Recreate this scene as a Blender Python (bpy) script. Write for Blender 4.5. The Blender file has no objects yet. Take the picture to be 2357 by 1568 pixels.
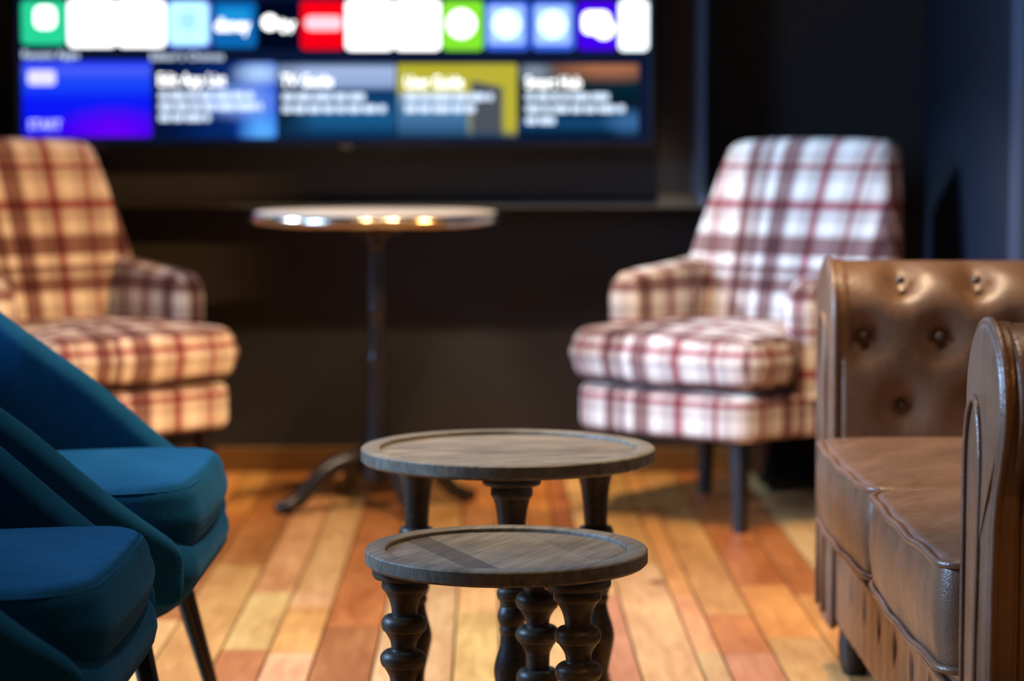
import bpy, bmesh, math, random
from mathutils import Vector, Matrix
random.seed(7)
sc = bpy.context.scene
COL = sc.collection
PI = math.pi

# ------------------------------------------------------------------ camera
F = 85 / 36 * 2357
CX, CY = 1178.5, 784.0
HOR = 320.0
PITCH = math.atan((CY - HOR) / F)
CAMZ = 0.95
cam = bpy.data.cameras.new('camera')
cam.lens = 85; cam.sensor_width = 36; cam.sensor_fit = 'HORIZONTAL'
cam.clip_start = 0.05; cam.clip_end = 60
cam.dof.use_dof = True
cam.dof.focus_distance = 3.12
cam.dof.aperture_fstop = 3.1
cam.dof.aperture_blades = 0
camo = bpy.data.objects.new('camera', cam); COL.objects.link(camo)
camo.location = (0, 0, CAMZ)
camo.rotation_euler = (PI / 2 - PITCH, 0, 0)
sc.camera = camo

# ------------------------------------------------------------------ world, lights, exposure
w = bpy.data.worlds.new('world'); sc.world = w; w.use_nodes = True
w.node_tree.nodes['Background'].inputs[0].default_value = (0.62, 0.66, 0.80, 1)
w.node_tree.nodes['Background'].inputs[1].default_value = 0.05
sc.view_settings.view_transform = 'Standard'
sc.view_settings.look = 'None'
sc.view_settings.gamma = 1
sc.view_settings.use_curve_mapping = False
sc.view_settings.exposure = 0.0

def area(name, loc, target, sx, sy, power, color):
    l = bpy.data.lights.new(name, 'AREA'); l.shape = 'RECTANGLE'; l.size = sx; l.size_y = sy
    l.energy = power; l.color = color
    o = bpy.data.objects.new(name, l); COL.objects.link(o); o.location = loc
    o.rotation_euler = (Vector(target) - Vector(loc)).to_track_quat('-Z', 'Y').to_euler()
    return o
def spot(name, loc, target, power, color, angle=110, radius=0.05, blend=0.6):
    l = bpy.data.lights.new(name, 'SPOT'); l.energy = power; l.color = color
    l.spot_size = math.radians(angle); l.spot_blend = blend; l.shadow_soft_size = radius
    o = bpy.data.objects.new(name, l); COL.objects.link(o); o.location = loc
    o.rotation_euler = (Vector(target) - Vector(loc)).to_track_quat('-Z', 'Y').to_euler()
    return o
COOL = (0.36, 0.60, 1.0)
WARM = (1.0, 0.50, 0.16)
SOFTW = (1.0, 0.72, 0.44)
WINS = ((5.3, 6.1, 1.86, 2.45), (3.2, 4.5, 0.85, 2.35))       # unseen windows in the left wall, sized to steer the light: y from/to, z from/to
DAY = (0.60, 0.77, 1.0)
NEUT = (1.0, 0.84, 0.68)
spot('daylight_chair_spot', (-6.0, 5.2, 3.4), (0.58, 6.08, 0.48), 3300, DAY, 16, 0.2, 0.5)  # narrow spot added in place of daylight, aimed at one armchair only
area('window_skylight', (-2.93, 3.85, 1.6), (0, 3.85, 0.8), 1.25, 1.4, 105, COOL).data.spread = math.radians(96)   # spread narrowed to keep this light off the television wall
for (x, y, z, p, tx, ty, tz, ang, c) in [
        (2.55, 3.6, 2.75, 900, -1.20, 6.15, 0.60, 21, WARM),      # directional lamp on the right that reaches the far armchair
        (0.25, 5.70, 2.92, 300, 0.20, 6.70, 0.0, 23, SOFTW), (-0.40, 5.70, 2.92, 300, -0.42, 6.70, 0.0, 23, SOFTW), (1.0, 5.2, 2.92, 60, 0.95, 5.5, 0, 46, WARM),
        (0.35, 4.3, 2.92, 250, 0.2, 4.7, 0, 72, SOFTW), (-0.6, 4.4, 2.92, 170, -0.5, 4.9, 0, 72, SOFTW),
        (0.10, 3.65, 2.92, 80, -0.1, 3.4, 0, 70, NEUT), (1.05, 3.85, 2.92, 30, 0.9, 3.5, 0, 75, SOFTW),
        (1.5, 1.0, 2.92, 80, 1.0, 2.5, 0.45, 34, WARM), (-0.1, -0.4, 2.6, 30, 0.0, 3.2, 0.4, 40, WARM)]:  # the last one is an added fill from behind the camera
    spot('ceiling_and_fill_spot', (x, y, z), (tx, ty, tz), p, c, ang, blend=0.4)

# ------------------------------------------------------------------ helpers
def at(px, py, Y):
    """point on the plane y = Y seen at photo pixel (px, py)"""
    s, c = math.sin(PITCH), math.cos(PITCH)
    d = Vector((0, c, -s)) * F + Vector((1, 0, 0)) * (px - CX) - Vector((0, s, c)) * (py - CY)
    d *= Y / d.y
    return Vector((d.x, d.y, d.z + CAMZ))

def tag(o, label=None, cat=None, group=None, kind=None):
    if label: o['label'] = label
    if cat: o['category'] = cat
    if group: o['group'] = group
    if kind: o['kind'] = kind
    return o
def thing(name, loc, rz, label, cat, group=None):
    o = bpy.data.objects.new(name, None); COL.objects.link(o)
    o.empty_display_size = 0.1
    o.location = loc; o.rotation_euler = (0, 0, rz)
    return tag(o, label, cat, group)
def mesh(name, verts, faces, uv=None):
    me = bpy.data.meshes.new(name)
    me.from_pydata([tuple(v) for v in verts], [], faces)
    bm = bmesh.new(); bm.from_mesh(me)
    bmesh.ops.remove_doubles(bm, verts=bm.verts, dist=1e-6)
    bmesh.ops.recalc_face_normals(bm, faces=bm.faces)
    bm.to_mesh(me); bm.free()
    if uv == 'box':
        box_uv(me)
    return me
def box_uv(me, off=(0, 0)):
    l = me.uv_layers.new(name='UVMap')
    for p in me.polygons:
        n = p.normal
        ax = max(range(3), key=lambda k: abs(n[k]))
        for li in p.loop_indices:
            v = me.vertices[me.loops[li].vertex_index].co
            if ax == 0: u = (v.y, v.z)
            elif ax == 1: u = (v.x, v.z)
            else: u = (v.x, v.y)
            l.data[li].uv = (u[0] + off[0], u[1] + off[1])
def obj(name, me, mat, parent=None, smooth=True, loc=None, rot=None):
    o = bpy.data.objects.new(name, me); COL.objects.link(o)
    if mat and not me.materials: me.materials.append(mat)
    if smooth:
        me.polygons.foreach_set('use_smooth', [True] * len(me.polygons))
    if parent: o.parent = parent
    if loc is not None: o.location = loc
    if rot is not None: o.rotation_euler = rot
    return o
def sharp(me, deg=40):
    me.polygons.foreach_set('use_smooth', [True] * len(me.polygons))
    me.set_sharp_from_angle(angle=math.radians(deg))
def xf(verts, fn):
    return [Vector(fn(*v)) for v in verts]
def copy_tree(o, parent=None):
    c = o.copy(); COL.objects.link(c); c.parent = parent
    for ch in list(o.children):
        copy_tree(ch, c)
    return c

def box(x0, x1, y0, y1, z0, z1):
    v = [(x, y, z) for x in (x0, x1) for y in (y0, y1) for z in (z0, z1)]
    f = [(0, 1, 3, 2), (4, 6, 7, 5), (0, 4, 5, 1), (2, 3, 7, 6), (0, 2, 6, 4), (1, 5, 7, 3)]
    return v, f
def box_bevel(name, x0, x1, y0, y1, z0, z1, b=0.004, seg=2, uv=None):
    v, f = box(x0, x1, y0, y1, z0, z1)
    me = mesh(name, v, f)
    bm = bmesh.new(); bm.from_mesh(me)
    bmesh.ops.bevel(bm, geom=bm.edges[:], offset=b, segments=seg, affect='EDGES', profile=0.5)
    bm.to_mesh(me); bm.free()
    if uv == 'box': box_uv(me)
    return me

def rrect(x0, x1, y0, y1, r, n=6):
    """rounded rectangle, r = radius or radii (x0y0, x1y0, x1y1, x0y1)"""
    if not isinstance(r, (tuple, list)): r = (r,) * 4
    pts = []
    for (cx, cy, rr, a0) in ((x0 + r[0], y0 + r[0], r[0], PI), (x1 - r[1], y0 + r[1], r[1], 1.5 * PI),
                             (x1 - r[2], y1 - r[2], r[2], 0), (x0 + r[3], y1 - r[3], r[3], 0.5 * PI)):
        for k in range(n + 1):
            a = a0 + 0.5 * PI * k / n
            pts.append((cx + rr * math.cos(a), cy + rr * math.sin(a)))
    return pts
def resample(loop, N):
    P = [Vector(p) for p in loop]; P.append(P[0])
    L = [0]
    for a, b in zip(P, P[1:]): L.append(L[-1] + (b - a).length)
    out = []; j = 0
    for i in range(N):
        s = L[-1] * i / N
        while L[j + 1] < s: j += 1
        t = (s - L[j]) / max(1e-9, L[j + 1] - L[j])
        out.append(P[j].lerp(P[j + 1], t))
    return out
def pillow(outline, T, r, dome=(0, 0), N=72, seg=5, caps=6, side_bulge=0.0):
    """a padded slab: 2D outline thickened along the third axis with round edges"""
    O = resample(outline, N)
    area2 = sum(O[i].x * O[(i + 1) % N].y - O[(i + 1) % N].x * O[i].y for i in range(N))
    sgn = 1 if area2 > 0 else -1
    nor = []
    for i in range(N):
        t = (O[(i + 1) % N] - O[i - 1]).normalized()
        nor.append(Vector((t.y, -t.x)) * sgn)
    C = sum(O, Vector((0, 0))) / N
    rings = []
    def ring(inset, c): rings.append([(O[i].x - nor[i].x * inset, O[i].y - nor[i].y * inset, c) for i in range(N)])
    def cap(sign, d):
        res = []
        for k in range(1, caps + 1):
            s = 1 - k / caps
            res.append([(C.x + (O[i].x - nor[i].x * r - C.x) * s, C.y + (O[i].y - nor[i].y * r - C.y) * s,
                         sign * (T / 2 + d * (1 - s * s))) for i in range(N)])
        return res
    rings += cap(-1, dome[0])[::-1]
    for k in range(seg + 1):
        a = -PI / 2 + PI / 2 * k / seg
        ring(r * (1 - math.cos(a)), -T / 2 + r + r * math.sin(a))
    if side_bulge:
        ring(-side_bulge * 0.75, -(T / 2 - r) * 0.5); ring(-side_bulge, 0); ring(-side_bulge * 0.75, (T / 2 - r) * 0.5)
    for k in range(seg + 1):
        a = PI / 2 * k / seg
        ring(r * (1 - math.cos(a)), T / 2 - r + r * math.sin(a))
    rings += cap(1, dome[1])
    return loft(rings, True)
def loft(rings, closed=True, cap_ends=False):
    n = len(rings[0]); V = [Vector(p) for rg in rings for p in rg]; Fc = []
    for i in range(len(rings) - 1):
        for j in range(n if closed else n - 1):
            k = (j + 1) % n
            Fc.append((i * n + j, i * n + k, (i + 1) * n + k, (i + 1) * n + j))
    if cap_ends:
        Fc.append(tuple(range(n))[::-1]); Fc.append(tuple((len(rings) - 1) * n + j for j in range(n)))
    return V, Fc
def lathe(profile, n=40):
    """profile of (r, z); revolved about z"""
    rings = [[(r * math.cos(2 * PI * k / n), r * math.sin(2 * PI * k / n), z) for k in range(n)] for r, z in profile]
    return loft(rings, True, True)
def smooth_profile(pts, sub=3):
    """Catmull-Rom through (r, z) points, None breaks into a crease"""
    out = []; runs = [[]]
    for p in pts:
        if p is None: runs.append([runs[-1][-1]])
        else: runs[-1].append(p)
    for R in runs:
        for i in range(len(R) - 1):
            p0 = R[max(0, i - 1)]; p1 = R[i]; p2 = R[i + 1]; p3 = R[min(len(R) - 1, i + 2)]
            for k in range(sub):
                t = k / sub
                f = lambda a, b, c, d: 0.5 * (2 * b + (c - a) * t + (2 * a - 5 * b + 4 * c - d) * t * t + (3 * b - a - 3 * c + d) * t ** 3)
                out.append((max(0.001, f(p0[0], p1[0], p2[0], p3[0])), f(p0[1], p1[1], p2[1], p3[1])))
        out.append(R[-1])
    return out
def tube(path, r, closed=False, n=8, taper=None):
    P = [Vector(p) for p in path]; rings = []
    m = len(P); up = None
    for i in range(m):
        if closed: t = (P[(i + 1) % m] - P[i - 1])
        else: t = (P[min(m - 1, i + 1)] - P[max(0, i - 1)])
        t.normalize()
        if up is None:
            up = Vector((0, 0, 1)) if abs(t.z) < 0.9 else Vector((1, 0, 0))
        a = (up - t * up.dot(t)).normalized(); b = t.cross(a); up = a
        rr = r if taper is None else r * taper(i / (m - 1))
        rings.append([P[i] + (a * math.cos(2 * PI * k / n) + b * math.sin(2 * PI * k / n)) * rr for k in range(n)])
    if closed:
        rings.append(rings[0]); return loft(rings, True)
    return loft(rings, True, True)

# ------------------------------------------------------------------ materials
def mat(name, color=(0.5, 0.5, 0.5), rough=0.5, metal=0.0, spec=0.5):
    m = bpy.data.materials.new(name); m.use_nodes = True
    b = m.node_tree.nodes['Principled BSDF']
    b.inputs['Base Color'].default_value = (*color, 1); b.inputs['Roughness'].default_value = rough
    b.inputs['Metallic'].default_value = metal; b.inputs['Specular IOR Level'].default_value = spec
    return m
class NT:
    def __init__(s, m): s.m = m; s.t = m.node_tree; s.b = s.t.nodes['Principled BSDF']
    def n(s, typ, **kw):
        nd = s.t.nodes.new(typ)
        for k, v in kw.items(): setattr(nd, k, v)
        return nd
    def l(s, a, b): s.t.links.new(a, b)
    def coord(s, out='Object', scale=(1, 1, 1), rot=(0, 0, 0)):
        tc = s.n('ShaderNodeTexCoord'); mp = s.n('ShaderNodeMapping'); m0 = s.n('ShaderNodeMapping')
        m0.inputs['Rotation'].default_value = rot; mp.inputs['Scale'].default_value = scale
        s.l(tc.outputs[out], m0.inputs[0]); s.l(m0.outputs[0], mp.inputs[0]); return mp.outputs[0]
    def noise(s, vec, scale, detail=3, rough=0.55):
        nd = s.n('ShaderNodeTexNoise'); nd.inputs['Scale'].default_value = scale
        nd.inputs['Detail'].default_value = detail; nd.inputs['Roughness'].default_value = rough
        s.l(vec, nd.inputs['Vector']); return nd.outputs['Fac']
    def ramp(s, fac, stops, interp='LINEAR'):
        nd = s.n('ShaderNodeValToRGB'); cr = nd.color_ramp; cr.interpolation = interp
        while len(cr.elements) < len(stops): cr.elements.new(0.5)
        for e, (p, c) in zip(cr.elements, stops):
            e.position = p; e.color = (*c, 1) if len(c) == 3 else c
        s.l(fac, nd.inputs[0]); return nd.outputs[0]
    def mix(s, a, b, fac=0.5, mode='MIX'):
        nd = s.n('ShaderNodeMix'); nd.data_type = 'RGBA'; nd.blend_type = mode
        if isinstance(fac, (int, float)): nd.inputs[0].default_value = fac
        else: s.l(fac, nd.inputs[0])
        for i, x in ((6, a), (7, b)):
            if isinstance(x, tuple): nd.inputs[i].default_value = (*x, 1)
            else: s.l(x, nd.inputs[i])
        return nd.outputs[2]
    def math(s, op, a, b=0.0):
        nd = s.n('ShaderNodeMath'); nd.operation = op
        for i, x in ((0, a), (1, b)):
            if isinstance(x, (int, float)): nd.inputs[i].default_value = x
            else: s.l(x, nd.inputs[i])
        return nd.outputs[0]
    def bump(s, h, strength=0.2, dist=0.01):
        nd = s.n('ShaderNodeBump'); nd.inputs['Strength'].default_value = strength
        nd.inputs['Distance'].default_value = dist
        s.l(h, nd.inputs['Height']); s.l(nd.outputs[0], s.b.inputs['Normal'])
    def color(s, c): s.l(c, s.b.inputs['Base Color'])
    def rough(s, c): s.l(c, s.b.inputs['Roughness'])

def m_wall():
    m = mat('charcoal_paint', (0.02, 0.021, 0.024), 0.52, spec=0.3); t = NT(m)
    v = t.coord('Object')
    t.color(t.ramp(t.noise(v, 3.0, 4), [(0.3, (0.022, 0.0223, 0.0235)), (0.7, (0.027, 0.0272, 0.0285))]))
    t.bump(t.noise(v, 220, 2), 0.12, 0.002)
    return m
def m_plain_wall():
    m = mat('warm_plaster', (0.20, 0.19, 0.18), 0.8); t = NT(m)
    t.bump(t.noise(t.coord('Object'), 120, 2), 0.1, 0.002); return m
def m_floor():
    m = mat('fir_plank', (0.5, 0.25, 0.1), 0.36); t = NT(m)
    oi = t.n('ShaderNodeObjectInfo')
    geo = t.n('ShaderNodeNewGeometry')
    off = t.n('ShaderNodeVectorMath'); off.operation = 'SCALE'
    comb = t.n('ShaderNodeCombineXYZ'); t.l(oi.outputs['Random'], comb.inputs[0]); t.l(oi.outputs['Random'], comb.inputs[1])
    t.l(comb.outputs[0], off.inputs[0]); off.inputs[3].default_value = 37.0
    add = t.n('ShaderNodeVectorMath'); add.operation = 'ADD'
    t.l(geo.outputs['Position'], add.inputs[0]); t.l(off.outputs[0], add.inputs[1])
    mp = t.n('ShaderNodeMapping'); mp.inputs['Scale'].default_value = (1, 0.12, 1); t.l(add.outputs[0], mp.inputs[0])
    g = t.noise(mp.outputs[0], 55, 5, 0.6)
    mp2 = t.n('ShaderNodeMapping'); mp2.inputs['Scale'].default_value = (1, 0.3, 1); t.l(add.outputs[0], mp2.inputs[0])
    g2 = t.noise(mp2.outputs[0], 9, 3)
    c1 = t.mix(oi.outputs['Color'], t.ramp(g, [(0.25, (0.62, 0.50, 0.42)), (0.6, (1.0, 1.0, 1.0))]), 0.7, 'MULTIPLY')
    c2 = t.mix(c1, t.ramp(g2, [(0.3, (0.70, 0.52, 0.40)), (0.62, (1.05, 1.05, 1.0))]), 0.7, 'MULTIPLY')
    vo = t.n('ShaderNodeTexVoronoi'); vo.inputs['Scale'].default_value = 3.2
    mp3 = t.n('ShaderNodeMapping'); mp3.inputs['Scale'].default_value = (1, 0.55, 1); t.l(add.outputs[0], mp3.inputs[0])
    t.l(mp3.outputs[0], vo.inputs['Vector'])
    kn = t.ramp(vo.outputs['Distance'], [(0.03, (0.32, 0.17, 0.10)), (0.085, (1, 1, 1))])
    t.color(t.mix(c2, kn, 1.0, 'MULTIPLY'))
    t.rough(t.ramp(g2, [(0.2, (0.30,) * 3), (0.8, (0.46,) * 3)]))
    t.bump(g, 0.12, 0.002)
    return m
def m_baseboard():
    m = mat('stained_wood_trim', (0.30, 0.13, 0.035), 0.4); t = NT(m)
    g = t.noise(t.coord('Object', (0.15, 1, 1)), 40, 4)
    t.color(t.ramp(g, [(0.3, (0.11, 0.048, 0.012)), (0.7, (0.18, 0.085, 0.02))])); return m
def m_plaid():
    m = mat('plaid_wool', (0.7, 0.6, 0.5), 0.9, spec=0.15); t = NT(m)
    tc = t.n('ShaderNodeTexCoord'); sp = t.n('ShaderNodeSeparateXYZ'); t.l(tc.outputs['UV'], sp.inputs[0])
    P = 0.30
    cream = (0.86, 0.82, 0.77); grey = (0.34, 0.29, 0.29); mar = (0.15, 0.014, 0.020); dk = (0.085, 0.030, 0.030); tan = (0.56, 0.48, 0.43)
    seq = [(dk, 0.050), (tan, 0.012), (cream, 0.024), (tan, 0.010), (grey, 0.008), (tan, 0.010), (grey, 0.008), (mar, 0.022), (tan, 0.014), (cream, 0.040), (grey, 0.008), (tan, 0.016), (grey, 0.006),
           (mar, 0.014), (tan, 0.022), (grey, 0.010), (cream, 0.036), (dk, 0.036), (tan, 0.010), (grey, 0.006), (dk, 0.016), (cream, 0.030)]
    tot = sum(x[1] for x in seq)
    stops = []; p = 0
    for c, wd in seq: stops.append((p / tot, tuple(v ** 0.5 for v in c))); p += wd
    def axis(o, sh):
        x = t.math('ADD', t.math('DIVIDE', o, tot), 10 + sh)
        fr = t.math('FRACT', x)
        return t.ramp(fr, stops, 'CONSTANT')
    u = axis(sp.outputs[0], 0.13); v = axis(sp.outputs[1], 0.4)
    c = t.mix(u, v, 1.0, 'MULTIPLY')
    nz = t.noise(t.coord('UV', (1, 1, 1)), 500, 2)
    c = t.mix(c, t.ramp(nz, [(0.3, (0.82,) * 3), (0.7, (1, 1, 1))]), 0.8, 'MULTIPLY')
    t.color(c)
    t.b.inputs['Sheen Weight'].default_value = 0.15
    return m
def m_teal():
    m = mat('teal_velvet', (0.008, 0.06, 0.10), 0.85, spec=0.02); t = NT(m)
    v = t.coord('Object')
    g = t.noise(v, 9, 4); g2 = t.noise(t.coord('Object', (1, 1, 3)), 320, 2)
    c = t.ramp(g, [(0.3, (0.005, 0.062, 0.155)), (0.7, (0.009, 0.085, 0.20))])
    t.color(t.mix(c, t.ramp(g2, [(0.3, (0.75,) * 3), (0.7, (1.05,) * 3)]), 1.0, 'MULTIPLY'))
    t.b.inputs['Sheen Weight'].default_value = 0.20
    t.b.inputs['Sheen Roughness'].default_value = 0.4
    t.b.inputs['Sheen Tint'].default_value = (0.12, 0.42, 0.85, 1)
    t.bump(t.math('ADD', g2, t.math('MULTIPLY', t.noise(v, 26, 3), 6.0)), 0.25, 0.002)
    return m
def m_leather():
    m = mat('brown_leather', (0.12, 0.06, 0.03), 0.34, spec=0.5); t = NT(m)
    v = t.coord('Object')
    g = t.noise(v, 7, 5, 0.6)
    st = t.noise(t.coord('Object', (1.2, 1.2, 0.18)), 60, 3)
    c = t.ramp(g, [(0.28, (0.12, 0.060, 0.032)), (0.72, (0.215, 0.118, 0.066))])
    t.color(t.mix(c, t.ramp(st, [(0.3, (0.80, 0.78, 0.76)), (0.65, (1.08, 1.08, 1.08))]), 0.7, 'MULTIPLY'))
    t.rough(t.ramp(t.noise(v, 12, 4), [(0.3, (0.26,) * 3), (0.7, (0.40,) * 3)]))
    fine = t.n('ShaderNodeTexVoronoi'); fine.inputs['Scale'].default_value = 380; t.l(v, fine.inputs['Vector'])
    t.bump(t.math('ADD', t.math('MULTIPLY', fine.outputs['Distance'], 0.35), t.math('MULTIPLY', t.noise(v, 30, 4), 1.4)), 0.30, 0.003)
    return m
def m_tablewood(name, rot, dark=1.0):
    m = mat(name, (0.09, 0.075, 0.055), 0.5, spec=0.4); t = NT(m)
    v = t.coord('Object', (1, 0.05, 0.4), (0, 0, rot))
    oi = t.n('ShaderNodeObjectInfo')
    g = t.noise(v, 120, 6, 0.7)
    g2 = t.noise(t.coord('Object', (1, 0.5, 1), (0, 0, rot)), 14, 4)
    c = t.ramp(g, [(0.30, (0.075 * dark, 0.064 * dark, 0.048 * dark)), (0.55, (0.17 * dark, 0.150 * dark, 0.115 * dark)), (0.8, (0.26 * dark, 0.23 * dark, 0.18 * dark))])
    c = t.mix(c, t.ramp(g2, [(0.36, (0.52, 0.48, 0.43)), (0.62, (1.10, 1.08, 1.0))]), 0.85, 'MULTIPLY')
    c = t.mix(c, oi.outputs['Color'], 1.0, 'MULTIPLY')
    t.color(c); t.rough(t.ramp(g, [(0.3, (0.62,) * 3), (0.8, (0.42,) * 3)]))
    t.bump(g, 0.35, 0.0015)
    return m
def m_turned():
    m = mat('turned_dark_wood', (0.03, 0.024, 0.018), 0.42, spec=0.45); t = NT(m)
    v = t.coord('Object', (1, 1, 3.5))
    g = t.noise(v, 60, 5, 0.65)
    c = t.ramp(g, [(0.35, (0.014, 0.012, 0.010)), (0.62, (0.045, 0.034, 0.022)), (0.78, (0.15, 0.112, 0.055))])
    geo = t.n('ShaderNodeNewGeometry')
    wear = t.ramp(geo.outputs['Pointiness'], [(0.515, (0, 0, 0)), (0.56, (1, 1, 1))])
    t.color(t.mix(c, (0.19, 0.14, 0.07), t.math('MULTIPLY', wear, 0.75)))
    t.bump(g, 0.25, 0.0015)
    return m
def emis(name, color, strength):
    m = mat(name, (0, 0, 0), 0.6, spec=0.0); b = m.node_tree.nodes['Principled BSDF']
    b.inputs['Emission Color'].default_value = (*color, 1); b.inputs['Emission Strength'].default_value = strength
    return m
M = dict(wall=m_wall(), plain=m_plain_wall(), floor=m_floor(), base=m_baseboard(), plaid=m_plaid(), teal=m_teal(),
         leather=m_leather(), turned=m_turned(),
         topA=m_tablewood('grey_washed_wood_small', 0.44), topB=m_tablewood('grey_washed_wood_large', 1.25, 1.15),
         trim=mat('blue_lit_trim', (0.045, 0.066, 0.105), 0.42, spec=0.4),  # lightened and blued: the blue light on the trim is in its colour
         navy=mat('navy_paint', (0.007, 0.012, 0.024), 0.5, spec=0.3),
         black=mat('black_lacquer', (0.006, 0.006, 0.007), 0.22),
         leg=mat('dark_stained_leg', (0.010, 0.009, 0.010), 0.35),
         iron=mat('black_cast_iron', (0.012, 0.012, 0.014), 0.27),
         zinc=mat('pewter_table_top', (0.55, 0.50, 0.43), 0.38, 0.2),
         brass=mat('polished_metal_rim', (0.62, 0.55, 0.44), 0.16, 1.0),
         tvblack=mat('glossy_black_plastic', (0.004, 0.004, 0.005), 0.25),
         gap=mat('dark_floor_gap', (0.02, 0.010, 0.006), 0.9),
         button=mat('leather_button', (0.07, 0.038, 0.022), 0.33),
         glass=mat('window_frame_paint', (0.03, 0.03, 0.035), 0.4))

# ------------------------------------------------------------------ the room
WY = 6.88      # television wall
def struct(name, me, m, parent=None, smooth=False):
    o = obj(name, me, m, parent, smooth)
    if parent is None: o['kind'] = 'structure'
    return o
floor = struct('floor', mesh('floor', *box(-3.2, 3.2, -3.0, WY + 0.1, -0.12, -0.022)), M['gap'])
struct('wall_back', mesh('wall_back', *box(-3.2, 3.2, WY, WY + 0.12, 0, 3.0)), M['wall'])
struct('ceiling', mesh('ceiling', *box(-3.2, 3.2, -3.0, WY + 0.1, 3.0, 3.1)), M['plain'])
RX = 1.165     # the wall returns towards the room beside the plaid armchair
struct('wall_right', mesh('wall_right', *box(RX, RX + 0.16, 5.50, WY, 0, 3.0)), M['navy'])
struct('wall_side', mesh('wall_side', *box(3.0, 3.12, -3.0, WY, 0, 3.0)), M['wall'])
# left wall with unseen window openings shaped to steer the daylight
wl = bmesh.new()
W1, W2 = WINS
for (y0, y1, z0, z1) in ((-3.0, W2[0], 0, 3.0), (W2[1], W1[0], 0, 3.0), (W1[1], WY, 0, 3.0)) + tuple((w_[0], w_[1], a, b) for w_ in WINS for a, b in ((0, w_[2]), (w_[3], 3.0))):
    v, f = box(-3.12, -3.0, y0, y1, z0, z1)
    bv = [wl.verts.new(p) for p in v]
    for q in f: wl.faces.new([bv[i] for i in q])
me = bpy.data.meshes.new('wall_left'); wl.to_mesh(me); wl.free()
struct('wall_left', me, M['wall'])
for n_, W_ in enumerate(WINS):
    win = bpy.data.objects.new('window_%d' % (n_ + 1), None); COL.objects.link(win); win.location = (-3.06, (W_[0] + W_[1]) / 2, W_[2]); win['kind'] = 'structure'
    wh, wz = (W_[1] - W_[0]) / 2, W_[3] - W_[2]
    for (y0, y1, z0, z1, nm) in ((-wh, wh, 0, 0.05, 'window_sill'), (-wh, wh, wz - 0.05, wz, 'window_head'), (-wh, -wh + 0.05, 0.05, wz - 0.05, 'window_jamb'),
                                 (wh - 0.05, wh, 0.05, wz - 0.05, 'window_jamb')):
        obj(nm, box_bevel(nm, -0.04, 0.04, y0, y1, z0, z1), M['glass'], win, False)

# floorboards: columns run away from the camera
edges = [-0.54, -0.45, -0.361, -0.25, -0.106, -0.02, 0.055, 0.12, 0.172, 0.23, 0.341, 0.39, 0.487, 0.60]
x = edges[0]
while x > -2.3:
    x -= random.choice((0.078, 0.112, 0.135)); edges.insert(0, x)
x = edges[-1]
while x < 2.3:
    x += random.choice((0.078, 0.112, 0.135)); edges.append(x)
TAN = (0.72, 0.42, 0.16); GOLD = (0.66, 0.34, 0.10); ORG = (0.50, 0.20, 0.055); RED = (0.40, 0.14, 0.045); PALE = (0.74, 0.47, 0.21)
plank_mesh = box_bevel('plank', -0.5, 0.5, -0.5, 0.5, -0.02, 0.0, 0.0)
yaw = math.radians(-0.6)
planks = {}
PINK = (0.56, 0.26, 0.13)
fixed = {  # columns in view: (start depth, colour) from near to far
    -0.54: [(2.0, ORG), (4.45, TAN), (5.02, TAN)], -0.45: [(2.0, PALE), (4.42, GOLD), (4.86, PALE), (5.02, TAN)], -0.361: [(2.0, RED), (4.66, ORG)],
    -0.25: [(2.0, PALE), (5.3, GOLD)], -0.106: [(2.0, TAN), (4.8, PALE), (5.6, ORG)], -0.02: [(2.0, TAN), (5.3, GOLD)], 0.055: [(2.0, PALE), (5.0, ORG)], 0.12: [(2.0, ORG), (5.2, RED)],
    0.172: [(2.0, PINK), (5.0, TAN)], 0.23: [(2.0, PALE), (5.35, GOLD)], 0.341: [(2.0, PALE), (4.42, TAN), (5.0, GOLD)], 0.39: [(2.0, PINK), (4.42, ORG), (4.78, GOLD)],
    0.487: [(2.0, TAN), (4.55, GOLD), (5.1, ORG)], 0.60: [(2.0, GOLD), (5.0, ORG)]}
for a, b in zip(edges, edges[1:]):
    segs = fixed.get(a)
    if segs is None:
        y = 0.6 + random.random(); segs = []
        while y < WY - 0.3:
            segs.append((y, random.choice((TAN, GOLD, ORG, ORG, RED, PALE)))); y += random.uniform(1.3, 2.4)
    for k, (y0, c) in enumerate(segs):
        y1 = segs[k + 1][0] if k + 1 < len(segs) else WY - 0.005
        me = plank_mesh
        o = obj('plank', me, M['floor'], floor, False)
        g = 0.0022
        cx_, cy_ = (a + b) / 2, (y0 + y1) / 2
        o.location = (cx_ - (cy_ - 4.2) * math.tan(-yaw), cy_, 0)
        o.rotation_euler = (0, 0, -yaw)
        o.scale = (b - a - 2 * g, y1 - y0 - 0.003, 1)
        o.color = (*[q * random.uniform(0.92, 1.08) for q in c], 1)

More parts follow.
